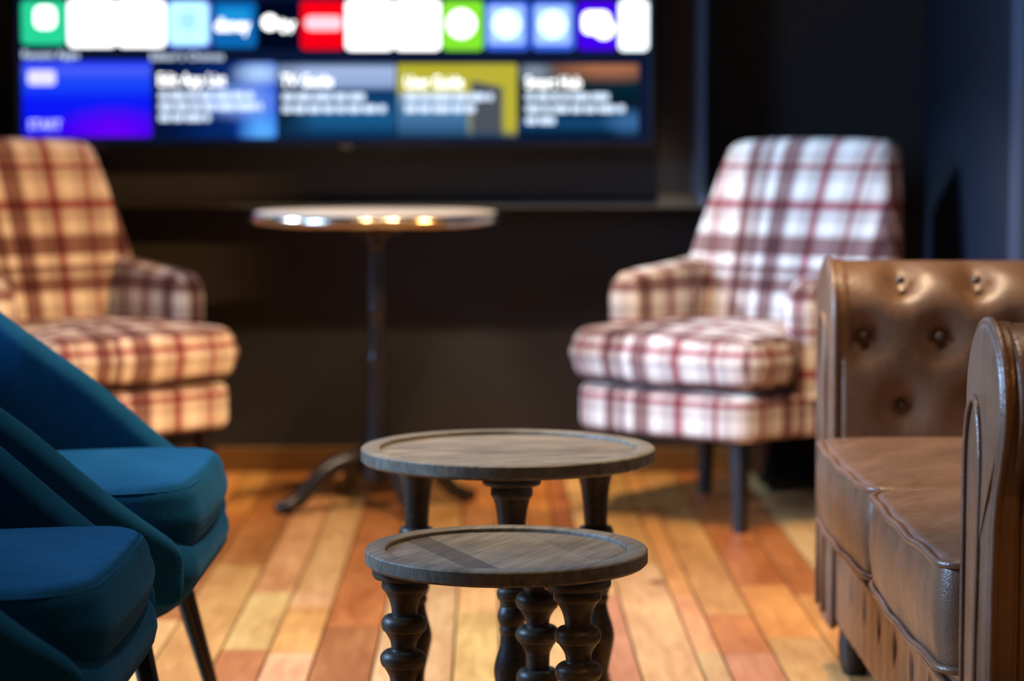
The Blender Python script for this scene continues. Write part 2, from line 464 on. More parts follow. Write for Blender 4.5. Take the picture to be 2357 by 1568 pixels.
# baseboard, television panel with its bevelled frame, batten on the right
struct('baseboard_back', box_bevel('baseboard', -3.0, RX, WY - 0.022, WY, 0.0, 0.072, 0.004), M['base'])
PY = 6.755
pr = at(1624, 480, PY); zb = pr.z; xr = pr.x
struct('trim_1', box_bevel('tv_panel', -2.4, xr, PY, WY, zb, 2.6, 0.003), M['wall'])
fw = 0.034
fr = []
xl, zt = -2.37, 2.57
outer = [(xl, zb + 0.004), (xr - 0.004, zb + 0.004), (xr - 0.004, zt), (xl, zt)]
inner = [(xl + fw, zb + 0.004 + fw), (xr - 0.004 - fw, zb + 0.004 + fw), (xr - 0.004 - fw, zt - fw), (xl + fw, zt - fw)]
frame = bpy.data.objects.new('trim_2', None); COL.objects.link(frame); frame['kind'] = 'structure'
for i in range(4):
    j = (i + 1) % 4
    o0, o1, i0, i1 = outer[i], outer[j], inner[i], inner[j]
    V = [(o0[0], PY - 0.042, o0[1]), (o1[0], PY - 0.042, o1[1]), (i1[0], PY - 0.003, i1[1]), (i0[0], PY - 0.003, i0[1]),
         (o0[0], PY, o0[1]), (o1[0], PY, o1[1]), (i1[0], PY, i1[1]), (i0[0], PY, i0[1])]
    obj('moulding', mesh('moulding', V, [(0, 1, 2, 3), (4, 7, 6, 5), (0, 4, 5, 1), (3, 2, 6, 7), (0, 3, 7, 4), (1, 5, 6, 2)]), M['trim'] if i == 1 else M['wall'], frame, False)  # right strip has blue light painted in; the others match the wall
struct('baseboard_right', box_bevel('baseboard_right', RX - 0.02, RX, 5.58, WY - 0.022, 0.0, 0.072, 0.004), M['base'])
struct('trim_3', box_bevel('corner_casing', RX - 0.022, RX + 0.18, 5.46, 5.575, 0.0, 3.0, 0.006), M['trim'])

# ------------------------------------------------------------------ television
SY = 6.655
sl, sr = at(42, 300, SY).x, at(1497, 300, SY).x
sb = at(100, 328, SY).z; st_ = sb + (sr - sl) * 9 / 16
tv = thing('television', ((sl + sr) / 2, SY, sb), 0, 'large black flat television showing rows of app tiles, fixed to the dark wall', 'television')
def L(px, py, d=0.0):
    p = at(px, py, SY)
    return (p.x - (sl + sr) / 2, -d, p.z - sb)
hw = (sr - sl) / 2; hh = st_ - sb
# bezel as a frame round the recessed screen
obj('housing', box_bevel('housing', -hw - 0.014, hw + 0.014, 0.012, 0.06, -0.024, hh + 0.014, 0.004), M['tvblack'], tv, False)
for (x0, x1, z0, z1) in ((-hw - 0.014, hw + 0.014, -0.024, -0.001), (-hw - 0.014, hw + 0.014, hh, hh + 0.014), (-hw - 0.014, -hw, -0.001, hh), (hw, hw + 0.014, -0.001, hh)):
    obj('bezel', box_bevel('bezel', x0, x1, -0.006, 0.014, z0, z1, 0.002), M['tvblack'], tv, False)
obj('wall_mount', box_bevel('wall_mount', -0.25, 0.25, 0.06, PY - SY, hh / 2 - 0.2, hh / 2 + 0.2, 0.004), M['tvblack'], tv, False)
obj('maker_badge', box_bevel('maker_badge', *[q for q in (L(782, 340)[0], L(812, 340)[0])], -0.0075, -0.005, L(0, 341)[2], L(0, 336)[2], 0.0005, 1), mat('dull_metal_badge', (0.35, 0.3, 0.25), 0.3, 1.0), tv, False)
scr = mat('screen_background', (0.002, 0.002, 0.003), 0.18); b = scr.node_tree.nodes['Principled BSDF']
b.inputs['Emission Color'].default_value = (0.0012, 0.006, 0.030, 1); b.inputs['Emission Strength'].default_value = 1.0
screen = obj('screen', mesh('screen', *box(-hw, hw, 0.002, 0.012, 0, hh)), scr, tv, False)

def rr_plate(name, px0, px1, py0, py1, rpx, m, parent, depth, th=0.0008):
    a = L(px0, py1); bb = L(px1, py0)
    k = (at(1000, 100, SY) - at(900, 100, SY)).x / 100
    ol = rrect(a[0], bb[0], a[2], bb[2], rpx * k, 5)
    n = len(ol)
    V = [(x, -depth, z) for x, z in ol] + [(x, -depth + th, z) for x, z in ol]
    Fc = [tuple(range(n)), tuple(range(2 * n - 1, n - 1, -1))] + [(i, (i + 1) % n, n + (i + 1) % n, n + i) for i in range(n)]
    return obj(name, mesh(name, V, Fc), m, parent, False)
def disc_plate(name, px, py, rpx, m, parent, depth, rx=None):
    return rr_plate(name, px - (rx or rpx), px + (rx or rpx), py - rpx, py + rpx, rpx * 0.999, m, parent, depth)
_font = {}
def text_plate(name, s, px, py, hpx, m, parent, depth, wpx=None, bold=0.0):
    """lettering whose baseline starts at the pixel, cap height hpx"""
    cu = bpy.data.curves.new(name, 'FONT'); cu.body = s; cu.size = 1.0; cu.offset = bold; cu.resolution_u = 3
    to = bpy.data.objects.new(name, cu)
    COL.objects.link(to)
    dg = bpy.context.evaluated_depsgraph_get()
    me = bpy.data.meshes.new_from_object(to.evaluated_get(dg)); COL.objects.unlink(to); bpy.data.objects.remove(to)
    xs = [v.co.x for v in me.vertices]; k = (at(1000, 100, SY) - at(900, 100, SY)).x / 100
    s_ = hpx * k / 0.69
    sx = s_ if wpx is None else wpx * k / (max(xs) - min(xs))
    p = L(px, py)
    for v in me.vertices:
        v.co = Vector((p[0] + (v.co.x - min(xs)) * sx, -depth, p[2] + v.co.y * s_))
    return obj(name, me, m, parent, False)
WHITE = emis('screen_white', (1.0, 1.0, 1.0), 2.6)
SOFT = emis('screen_text', (0.66, 0.80, 1.0), 1.3)
ICE = emis('screen_ice', (0.42, 0.80, 1.0), 1.5)
SKY = emis('screen_sky', (0.32, 0.50, 1.0), 1.3)
tiles = [(50, 152, 1, 103, (0.02, 0.62, 0.30), 1.1), (157, 266, 0, 109, (1, 1, 1), 2.2), (271, 380, 0, 109, (1, 1, 1), 2.2), (384, 486, 0, 110, (0.10, 0.20, 0.95), 1.0),
         (492, 590, 3, 110, (0.004, 0.14, 0.46), 1.0), (596, 688, 3, 112, (0.0, 0.002, 0.012), 1.0), (692, 792, 1, 114, (0.95, 0.0, 0.008), 1.0), (796, 905, 0, 116, (1, 1, 1), 2.2),
         (909, 1014, 0, 116, (1, 1, 1), 2.2), (1018, 1113, 1, 116, (0.24, 0.85, 0.03), 1.0), (1117, 1218, 2, 116, (0.05, 0.15, 0.90), 1.0),
         (1224, 1323, 2, 116, (0.05, 0.15, 0.90), 1.0), (1329, 1421, 2, 116, (0.06, 0.0, 0.85), 1.0), (1424, 1493, 0, 117, (0.88, 0.97, 1), 2.0)]
T = []
for i, (x0, x1, y0, y1, c, s_) in enumerate(tiles):
    T.append(rr_plate('app_tile', x0, x1, y0, y1, 12, emis('app_tile_colour', c, s_), tv, 0.0010))
rr_plate('logo', 80, 128, 14, 66, 16, WHITE, T[0], 0.0024)
disc_plate('logo', 211, 40, 7, emis('logo_orange', (1.0, 0.72, 0.40), 1.6), T[1], 0.0024)
rr_plate('logo', 388, 480, 4, 104, 14, ICE, T[3], 0.0024)
disc_plate('logo_detail', 432, 48, 22, emis('logo_aqua', (0.38, 0.74, 0.98), 1.2), T[3], 0.0034)
rr_plate('logo', 502, 576, 20, 52, 15, emis('logo_arc_blue', (0.01, 0.30, 0.75), 1.0), T[4], 0.0024)
text_plate('logo_lettering', 'disney', 496, 72, 30, WHITE, T[4], 0.0034, 80, 0.02)
disc_plate('logo', 621, 52, 18, WHITE, T[5], 0.0024)
text_plate('logo_lettering', 'tv', 641, 73, 34, WHITE, T[5], 0.0024, 40, 0.03)
rr_plate('logo', 702, 788, 37, 70, 14, emis('logo_pink', (1.0, 0.62, 0.72), 1.2), T[6], 0.0024)
disc_plate('logo', 1062, 55, 33, WHITE, T[9], 0.0024)
for k, cxp in ((10, 1166), (11, 1272)):
    rr_plate('logo', cxp - 42, cxp + 42, 12, 103, 10, SKY, T[k], 0.0024)
    disc_plate('logo_detail', cxp, 56, 33, emis('logo_pale', (0.62, 0.92, 1.0), 1.9), T[k], 0.0034)
rr_plate('logo', 1340, 1404, 26, 78, 16, WHITE, T[12], 0.0024)
disc_plate('logo_detail', 1390, 66, 24, WHITE, T[12], 0.0034)
text_plate('heading', 'Recent Apps', 52, 134, 17, SOFT, tv, 0.0012, 130, 0.012)
text_plate('heading', "Editor's Choices", 347, 138, 17, SOFT, tv, 0.0012, 168, 0.012)

def card_mat(name, kind):
    m = mat(name, (0, 0, 0), 0.6, spec=0.0); t = NT(m)
    tc = t.n('ShaderNodeTexCoord'); sp = t.n('ShaderNodeSeparateXYZ'); t.l(tc.outputs['Generated'], sp.inputs[0])
    X, Z = sp.outputs[0], sp.outputs[2]
    def band(v, stops, i='EASE'): return t.ramp(v, stops, i)
    def blob(cx, cz, rx, rz, soft=1.0):
        dx = t.math('DIVIDE', t.math('SUBTRACT', X, cx), rx); dz = t.math('DIVIDE', t.math('SUBTRACT', Z, cz), rz)
        d = t.math('SQRT', t.math('ADD', t.math('MULTIPLY', dx, dx), t.math('MULTIPLY', dz, dz)))
        return t.ramp(d, [(0.2, (1, 1, 1)), (1.0, (0, 0, 0))])
    if kind == 0:
        c = band(Z, [(0.0, (0.004, 0.0, 0.85)), (0.45, (0.003, 0.01, 0.95)), (0.72, (0.01, 0.06, 0.95)), (0.88, (0.06, 0.11, 0.95)), (1.0, (0.01, 0.03, 0.95))])
        c = t.mix(c, (0.13, 0.0, 0.95), blob(0.70, 0.05, 0.50, 0.40))
    elif kind == 1:
        c = band(X, [(0.0, (0.001, 0.006, 0.04)), (0.6, (0.002, 0.02, 0.14)), (0.9, (0.003, 0.07, 0.75))])
        c = t.mix(c, (0.45, 0.68, 1.0), blob(0.86, 0.85, 0.26, 0.20))
        c = t.mix(c, (0.10, 0.42, 1.0), blob(0.88, 0.10, 0.22, 0.35))
        c = t.mix(c, (0.22, 0.40, 1.0), blob(0.70, 0.50, 0.40, 0.30))
    elif kind == 2:
        c = band(Z, [(0.0, (0.004, 0.03, 0.10)), (0.25, (0.010, 0.10, 0.26)), (0.62, (0.004, 0.04, 0.14)), (0.72, (0.30, 0.42, 0.70)), (0.92, (0.38, 0.50, 0.78)), (1.0, (0.10, 0.16, 0.30))])
        c = t.mix(c, (0.004, 0.015, 0.035), blob(0.02, 0.4, 0.32, 0.75))
    elif kind == 3:
        c = band(Z, [(0.0, (0.02, 0.09, 0.22)), (0.3, (0.06, 0.18, 0.36)), (0.58, (0.20, 0.32, 0.48)), (0.62, (0.52, 0.47, 0.045)), (1.0, (0.48, 0.44, 0.03))])
        right = t.ramp(X, [(0.58, (0, 0, 0)), (0.62, (1, 1, 1))], 'LINEAR')
        c = t.mix(c, (0.50, 0.45, 0.04), right)
        bl = t.math('MULTIPLY', t.ramp(X, [(0.60, (0, 0, 0)), (0.63, (1, 1, 1)), (0.86, (1, 1, 1)), (0.90, (0, 0, 0))], 'LINEAR'),
                    t.ramp(t.math('ADD', Z, t.math('MULTIPLY', X, 0.35)), [(0.98, (1, 1, 1)), (1.02, (0, 0, 0))], 'LINEAR'))
        c = t.mix(c, (0.075, 0.085, 0.11), bl)
        c = t.mix(c, (0.02, 0.06, 0.12), t.ramp(Z, [(0.0, (1, 1, 1)), (0.12, (0, 0, 0))]))
    else:
        c = band(Z, [(0.0, (0.002, 0.008, 0.025)), (0.22, (0.006, 0.06, 0.17)), (0.34, (0.001, 0.008, 0.02)), (0.8, (0.002, 0.02, 0.035))])
        c = t.mix(c, (0.42, 0.16, 0.075), t.math('MULTIPLY', blob(0.75, 0.98, 0.70, 0.26), t.ramp(X, [(0.15, (0, 0, 0)), (0.3, (1, 1, 1))])))
        c = t.mix(c, (0.22, 0.28, 0.36), blob(0.12, 0.9, 0.2, 0.2))
        c = t.mix(c, (0.04, 0.14, 0.33), blob(0.92, 0.22, 0.25, 0.22))
    t.l(c, t.b.inputs['Emission Color']); t.b.inputs['Emission Strength'].default_value = 1.0
    return m
glow_pic = mat('added_glow_picture', (0, 0, 0), 0.6, spec=0.0); ht = NT(glow_pic)  # invented picture on the unseen upper screen, added for its blue glow
ht.l(ht.ramp(ht.noise(ht.coord('Generated', (2, 1, 1.2)), 2.2, 3), [(0.35, (0.01, 0.05, 0.35)), (0.55, (0.08, 0.30, 1.0)), (0.75, (0.5, 0.8, 1.0))]), ht.b.inputs['Emission Color'])
ht.b.inputs['Emission Strength'].default_value = 1.6
rr_plate('added_glow_card', 60, 1480, -455, -50, 10, glow_pic, tv, 0.0010)
cards = [(53, 348, 140, 316, 8), (358, 636, 143, 318, 8), (641, 910, 146, 317, 3), (915, 1190, 147, 316, 3), (1197, 1470, 148, 317, 5)]
K = [rr_plate('card', *c, card_mat('card_picture', i), tv, 0.0010) for i, c in enumerate(cards)]
def lines(card, x0, y0, pitch, widths, h):
    for i, wpx in enumerate(widths):
        x = x0; rnd = random.Random(i * 17 + x0)
        while x < x0 + wpx - 8:
            ww = min(rnd.uniform(18, 46), x0 + wpx - x)
            rr_plate('text_line', x, x + ww, y0 + i * pitch - 2, y0 + i * pitch + h + 2, h * 0.4, SOFT, card, 0.0022)
            x += ww + 4
rr_plate('badge', 64, 128, 162, 196, 9, emis('badge_lilac', (0.62, 0.60, 1.0), 1.4), K[0], 0.0022)
text_plate('card_title', 'START', 66, 298, 22, emis('start_lilac', (0.60, 0.62, 1.0), 1.4), K[0], 0.0022, 76, 0.015)
for card, s_, px, py, wd in ((K[1], 'Edit App List', 365, 197, 155), (K[2], 'TV Guide', 648, 199, 118), (K[3], 'User Guide', 932, 202, 134), (K[4], 'Smart Hub', 1210, 203, 128)):
    text_plate('card_title', s_, px, py, 27, WHITE, card, 0.0022, wd, 0.014)
lines(K[1], 366, 214, 25, (218, 238, 118), 13)
lines(K[2], 650, 217, 27, (202, 238), 13)
lines(K[3], 932, 217, 27, (203, 162), 13)
lines(K[4], 1210, 217, 27, (198, 228, 68), 13)

# ------------------------------------------------------------------ plaid armchairs
def uvshift(me, dv, du):
    box_uv(me, (du, dv)); return me
def plaid_chair(name, loc, rz, label):
    t = thing(name, loc, rz, label, 'armchair', 'plaid armchairs below the television')
    # seat frame
    ol = [(-0.305, 0.28), (-0.31, 0.0), (-0.305, -0.07), (-0.280, -0.13), (-0.275, -0.20)] + \
         [(-0.275 + 0.09 * (1 - math.cos(a)), -0.21 - 0.085 * math.sin(a)) for a in (0.2, 0.5, 0.8, 1.1, 1.4, 1.57)]
    ol = ol + [(0.0, -0.315)] + [(-x, y) for x, y in ol[::-1]]
    V, Fc = pillow(ol, 0.114, 0.024, N=110)
    obj('seat_frame', uvshift(mesh('seat_frame', xf(V, lambda x, y, z: (x, y, z + 0.280)), Fc), -0.240, 0.0), M['plaid'], t)
    # loose seat cushion, wider in front of the arms
    ol = [(-0.225, 0.20), (-0.225, -0.065), (-0.275, -0.085), (-0.298, -0.13)] + \
         [(-0.298 + 0.10 * (1 - math.cos(a)), -0.205 - 0.10 * math.sin(a)) for a in (0.2, 0.5, 0.8, 1.1, 1.4, 1.57)]
    ol = ol + [(0.0, -0.325)] + [(-x, y) for x, y in ol[::-1]]
    V, Fc = pillow(ol, 0.130, 0.045, dome=(0, 0.022), N=120, side_bulge=0.008)
    obj('seat_cushion', uvshift(mesh('seat_cushion', xf(V, lambda x, y, z: (x, y, z + 0.413)), Fc), -0.365, 0.0), M['plaid'], t)
    # arms: rounded padded boards standing beside the seat
    for s in (-1, 1):
        ol = [(-0.078, 0.30), (-0.088, 0.54), (-0.078, 0.582), (-0.045, 0.606), (0.02, 0.614), (0.12, 0.622), (0.29, 0.64), (0.29, 0.30)]
        V, Fc = pillow(ol, 0.088, 0.036, dome=(0.006, 0.006), N=80)
        obj('arm', mesh('arm', xf(V, lambda a, b, c: (s * (0.272 + c), a, b)), Fc, 'box'), M['plaid'], t)
    # tapered reclining back
    half = [(0.0, 0.30), (0.255, 0.30), (0.315, 0.36), (0.326, 0.50), (0.324, 0.60), (0.312, 0.68), (0.295, 0.76), (0.276, 0.85), (0.260, 0.918), (0.250, 0.944), (0.228, 0.958), (0.12, 0.964)]
    ol = half + [(0, 0.965)] + [(-x, y) for x, y in half[:0:-1]]
    V, Fc = pillow(ol, 0.098, 0.042, dome=(0.010, 0.020), N=110)
    def bend(a, b, c):
        h = max(0, b - 0.34)
        return (a, 0.235 - c + h * 0.25 + 0.06 * h * h, b - 0.02 * h)
    me = mesh('backrest', V, Fc)
    l = me.uv_layers.new(name='UVMap')
    for p in me.polygons:
        for li in p.loop_indices:
            v = me.vertices[me.loops[li].vertex_index].co
            l.data[li].uv = (v.x * (1.28 - 0.25 * v.y / 0.6) + (v.z if abs(p.normal.x) > 0.8 else 0), v.y)
    for v in me.vertices: v.co = Vector(bend(*v.co))
    me.update()
    obj('backrest', me, M['plaid'], t)
    # square tapered legs
    for sx in (-1, 1):
        for sy in (-1, 1):
            x0, y0 = sx * 0.205, (-0.225 if sy < 0 else 0.215)
            x1, y1 = sx * 0.218, y0 + sy * 0.012
            rings = []
            for (z, hw_) in ((0.232, 0.021), (0.06, 0.0165), (0.0, 0.0145)):
                u = 1 - z / 0.232; cx_, cy_ = x0 + (x1 - x0) * u, y0 + (y1 - y0) * u
                rings.append([(cx_ + dx * hw_, cy_ + dy * hw_, z) for dx, dy in ((-1, -0.7), (-0.7, -1), (0.7, -1), (1, -0.7), (1, 0.7), (0.7, 1), (-0.7, 1), (-1, 0.7))])
            V, Fc = loft(rings, True, True)
            obj('leg', mesh('leg', V, Fc), M['leg'], t, False)
    return t
plaid_chair('plaid_armchair', (0.537, 6.11, 0), math.radians(-40), 'red and cream plaid armchair beside the brown leather sofa, turned towards the pedestal table')
plaid_chair('plaid_armchair', (-1.082, 6.11, 0), math.radians(40), 'red and cream plaid armchair behind the teal chairs, lit warmly')

# ------------------------------------------------------------------ pedestal table
pt = thing('pedestal_table', (-0.347, 6.17, 0), 0, 'round pedestal table with pale shiny top and black iron foot below the television', 'table')
R = 0.326
V, Fc = lathe(smooth_profile([(0.02, 0.732), (R - 0.03, 0.732), None, (R - 0.010, 0.733), (R - 0.002, 0.739), (R, 0.748), (R - 0.003, 0.757), (R - 0.010, 0.7625), (R - 0.02, 0.763)], 3), 96)
me = mesh('table_rim', V, Fc); sharp(me, 50)
obj('table_rim', me, M['brass'], pt)
V, Fc = lathe([(0.001, 0.7625), (R - 0.019, 0.7625), (R - 0.019, 0.7652), (R - 0.023, 0.7662), (0.001, 0.7662)], 96)
me = mesh('table_top', V, Fc); sharp(me, 30)
obj('table_top', me, M['zinc'], pt)
prof = smooth_profile([(0.075, 0.731), (0.075, 0.712), None, (0.04, 0.706), (0.030, 0.695), (0.032, 0.684), (0.022, 0.672), (0.0215, 0.60), (0.0215, 0.52), None, (0.0245, 0.518), (0.0245, 0.508), None,
                       (0.0225, 0.505), (0.0225, 0.40), None, (0.030, 0.395), (0.031, 0.385), (0.027, 0.375), (0.027, 0.30), (0.030, 0.22), (0.036, 0.16), (0.045, 0.135), (0.047, 0.09), (0.040, 0.07), (0.030, 0.065)][::-1], 3)
V, Fc = lathe(prof, 32)
me = mesh('column', V, Fc); sharp(me, 50)
obj('column', me, M['iron'], pt)
for k in range(4):
    a = math.radians(-65 + 90 * k)
    path = [(0.030, 0.125), (0.07, 0.132), (0.11, 0.122), (0.15, 0.098), (0.185, 0.066), (0.215, 0.036), (0.245, 0.022), (0.275, 0.020)]
    rings = []
    for i, (r_, z_) in enumerate(path):
        w_ = 0.024 - 0.006 * i / 7; h_ = 0.027 - 0.009 * i / 7
        if i == 7: w_ *= 0.72; h_ *= 0.72
        p, q = path[max(0, i - 1)], path[min(7, i + 1)]
        dx, dz = q[0] - p[0], q[1] - p[1]; n_ = math.hypot(dx, dz); dx /= n_; dz /= n_
        rg = []
        for j in range(14):
            b_ = 2 * PI * j / 14
            u_, v_ = w_ * math.cos(b_), h_ * math.sin(b_)
            rr_, zz = r_ - dz * v_, max(0.0, z_ + dx * v_)
            rg.append((rr_ * math.cos(a) - u_ * math.sin(a), rr_ * math.sin(a) + u_ * math.cos(a), zz))
        rings.append(rg)
    V, Fc = loft(rings, True, True)
    obj('foot', mesh('foot', V, Fc), M['iron'], pt)

# ------------------------------------------------------------------ the two turned-leg side tables
def clip_strip(r, a, b, n=64):
    """part of a disc of radius r with a <= x <= b, as an outline"""
    pts = []
    def arc(x): return math.sqrt(max(0, r * r - x * x))
    m = 9
    xs = [a + (b - a) * i / m for i in range(m + 1)]
    up = [(x, arc(x)) for x in xs]; dn = [(x, -arc(x)) for x in xs[::-1]]
    out = []
    for p in up[::-1] + dn[::-1]:
        if not out or (abs(p[0] - out[-1][0]) + abs(p[1] - out[-1][1])) > 1e-5: out.append(p)
    if abs(out[0][0] - out[-1][0]) + abs(out[0][1] - out[-1][1]) < 1e-5: out.pop()
    return out
def side_table(name, loc, R, H, th, rim, legprof, leg_r, leg_angles, splay, topmat, board_dir, cuts, tones, label):
    t = thing(name, loc, 0, label, 'side table', 'side tables with turned legs')
    e = 0.0018; d = 0.0065
    V, Fc = lathe([(0.002, H - th), (R - e * 2, H - th), (R - e, H - th + e), (R, H - th + e * 2), (R, H - e * 1.5), (R - e, H - e * 0.4), (R - e * 2.5, H),
                   (R - rim + 0.003, H), (R - rim + 0.001, H - 0.001), (R - rim, H - 0.003), (R - rim, H - d - 0.003), (0.002, H - d - 0.003)], 128)
    me = mesh('table_top', V, Fc); sharp(me, 32)
    top = obj('table_top', me, topmat, t); top.color = (0.95, 0.95, 0.95, 1)
    rin = R - rim - 0.0004
    xs = [-rin] + [c * rin for c in cuts] + [rin]
    for i, (a, b_) in enumerate(zip(xs, xs[1:])):
        ol = clip_strip(rin, a + 0.0003, b_ - 0.0003)
        n = len(ol); z0, z1 = H - d - 0.003, H - d + 0.0003 * (i % 3)
        ca, sa = math.cos(board_dir), math.sin(board_dir)
        P = [(x * ca - y * sa, x * sa + y * ca) for x, y in ol]
        V = [(x, y, z1) for x, y in P] + [(x, y, z0) for x, y in P]
        Fc = [tuple(range(n)), tuple(range(2 * n - 1, n - 1, -1))] + [(k, n + k, n + (k + 1) % n, (k + 1) % n) for k in range(n)]
        bo = obj('board', mesh('board', V, Fc), topmat, t, False); bo.color = (*tones[i % len(tones)], 1)
    V, Fc = lathe(smooth_profile(legprof, 4)[::-1], 40)
    me = mesh('leg', V, Fc); sharp(me, 45)
    for a in leg_angles:
        a = math.radians(a)
        lo = obj('leg', me, M['turned'], t)
        lo.location = (leg_r * math.cos(a), leg_r * math.sin(a), H - th)
        ax = Vector((-math.sin(a), math.cos(a), 0))
        lo.rotation_euler = Matrix.Rotation(-splay, 4, ax).to_euler()
    return t
# small table: stacked beads; profiles run downward from the underside of the top
legA = [(0.001, 0.0), None, (0.043, 0.0), None, (0.0445, -0.004), (0.0445, -0.011), (0.042, -0.016), None, (0.031, -0.0165), None, (0.0315, -0.028), (0.0295, -0.032), None,
        (0.028, -0.0325), (0.0205, -0.046), (0.0172, -0.060), (0.0172, -0.066), None, (0.024, -0.0665), (0.0295, -0.072), (0.0305, -0.080), (0.028, -0.087), None, (0.0265, -0.0875), (0.0185, -0.100), (0.0165, -0.110), (0.0172, -0.1135), None,
        (0.024, -0.114), (0.030, -0.120), (0.031, -0.128), (0.028, -0.135), None, (0.0265, -0.1355), (0.018, -0.150), (0.0165, -0.165), (0.0165, -0.175), None, (0.024, -0.1755), (0.030, -0.183), (0.030, -0.193), (0.026, -0.199), None,
        (0.024, -0.1995), (0.018, -0.22), (0.0165, -0.25), (0.019, -0.28), None, (0.027, -0.2805), (0.028, -0.288), (0.027, -0.295), None, (0.022, -0.2955), (0.024, -0.31), (0.030, -0.335), (0.028, -0.360), (0.020, -0.3795), None, (0.001, -0.3795)]
side_table('side_table', (-0.0075, 3.225, 0), 0.1905, 0.402, 0.0215, 0.028, legA, 0.138, (72, 192, -48), math.radians(1.6), M['topA'], math.radians(22),
           (-0.58, -0.36, 0.1, 0.5), ((0.95, 0.95, 0.95), (0.52, 0.49, 0.46), (1.08, 1.06, 1.0), (1.0, 0.98, 0.95), (0.85, 0.84, 0.83)),
           'smaller dark wooden side table with a rimmed round top, standing before the larger one')
legB = [(0.001, 0.0), None, (0.0425, 0.0), None, (0.0435, -0.003), (0.0435, -0.011), (0.041, -0.0145), None, (0.0305, -0.015), None, (0.031, -0.028), (0.029, -0.033), None, (0.0275, -0.0335), (0.0225, -0.055), (0.0195, -0.085), (0.018, -0.115), None,
        (0.024, -0.1155), (0.0275, -0.122), (0.0275, -0.134), (0.024, -0.141), None, (0.019, -0.1415), (0.0165, -0.155), (0.018, -0.168), None, (0.0215, -0.1685), (0.023, -0.176), (0.021, -0.184), None, (0.018, -0.1845), (0.0165, -0.195), None,
        (0.0175, -0.1955), (0.0215, -0.205), (0.0215, -0.213), (0.0185, -0.222), None, (0.017, -0.2225), (0.0185, -0.229), (0.017, -0.2355), None, (0.016, -0.236), (0.0175, -0.25), (0.0255, -0.279), (0.0265, -0.295), (0.023, -0.315), (0.017, -0.345), (0.016, -0.365), None,
        (0.022, -0.3655), (0.0235, -0.374), (0.022, -0.382), None, (0.017, -0.3825), (0.019, -0.40), (0.025, -0.42), (0.022, -0.44), (0.016, -0.4585), None, (0.001, -0.4585)]
side_table('side_table', (-0.006, 3.685, 0), 0.2255, 0.480, 0.0225, 0.029, legB, 0.160, (272, 32, 152), math.radians(1.3), M['topB'], math.radians(72),
           (-0.6, -0.2, 0.2, 0.6), ((1.0, 0.97, 0.93), (1.06, 1.02, 0.98), (0.94, 0.9, 0.86), (1.05, 1.0, 0.95), (0.97, 0.94, 0.9)),
           'larger and taller dark wooden side table with a rimmed round top, behind the smaller one')

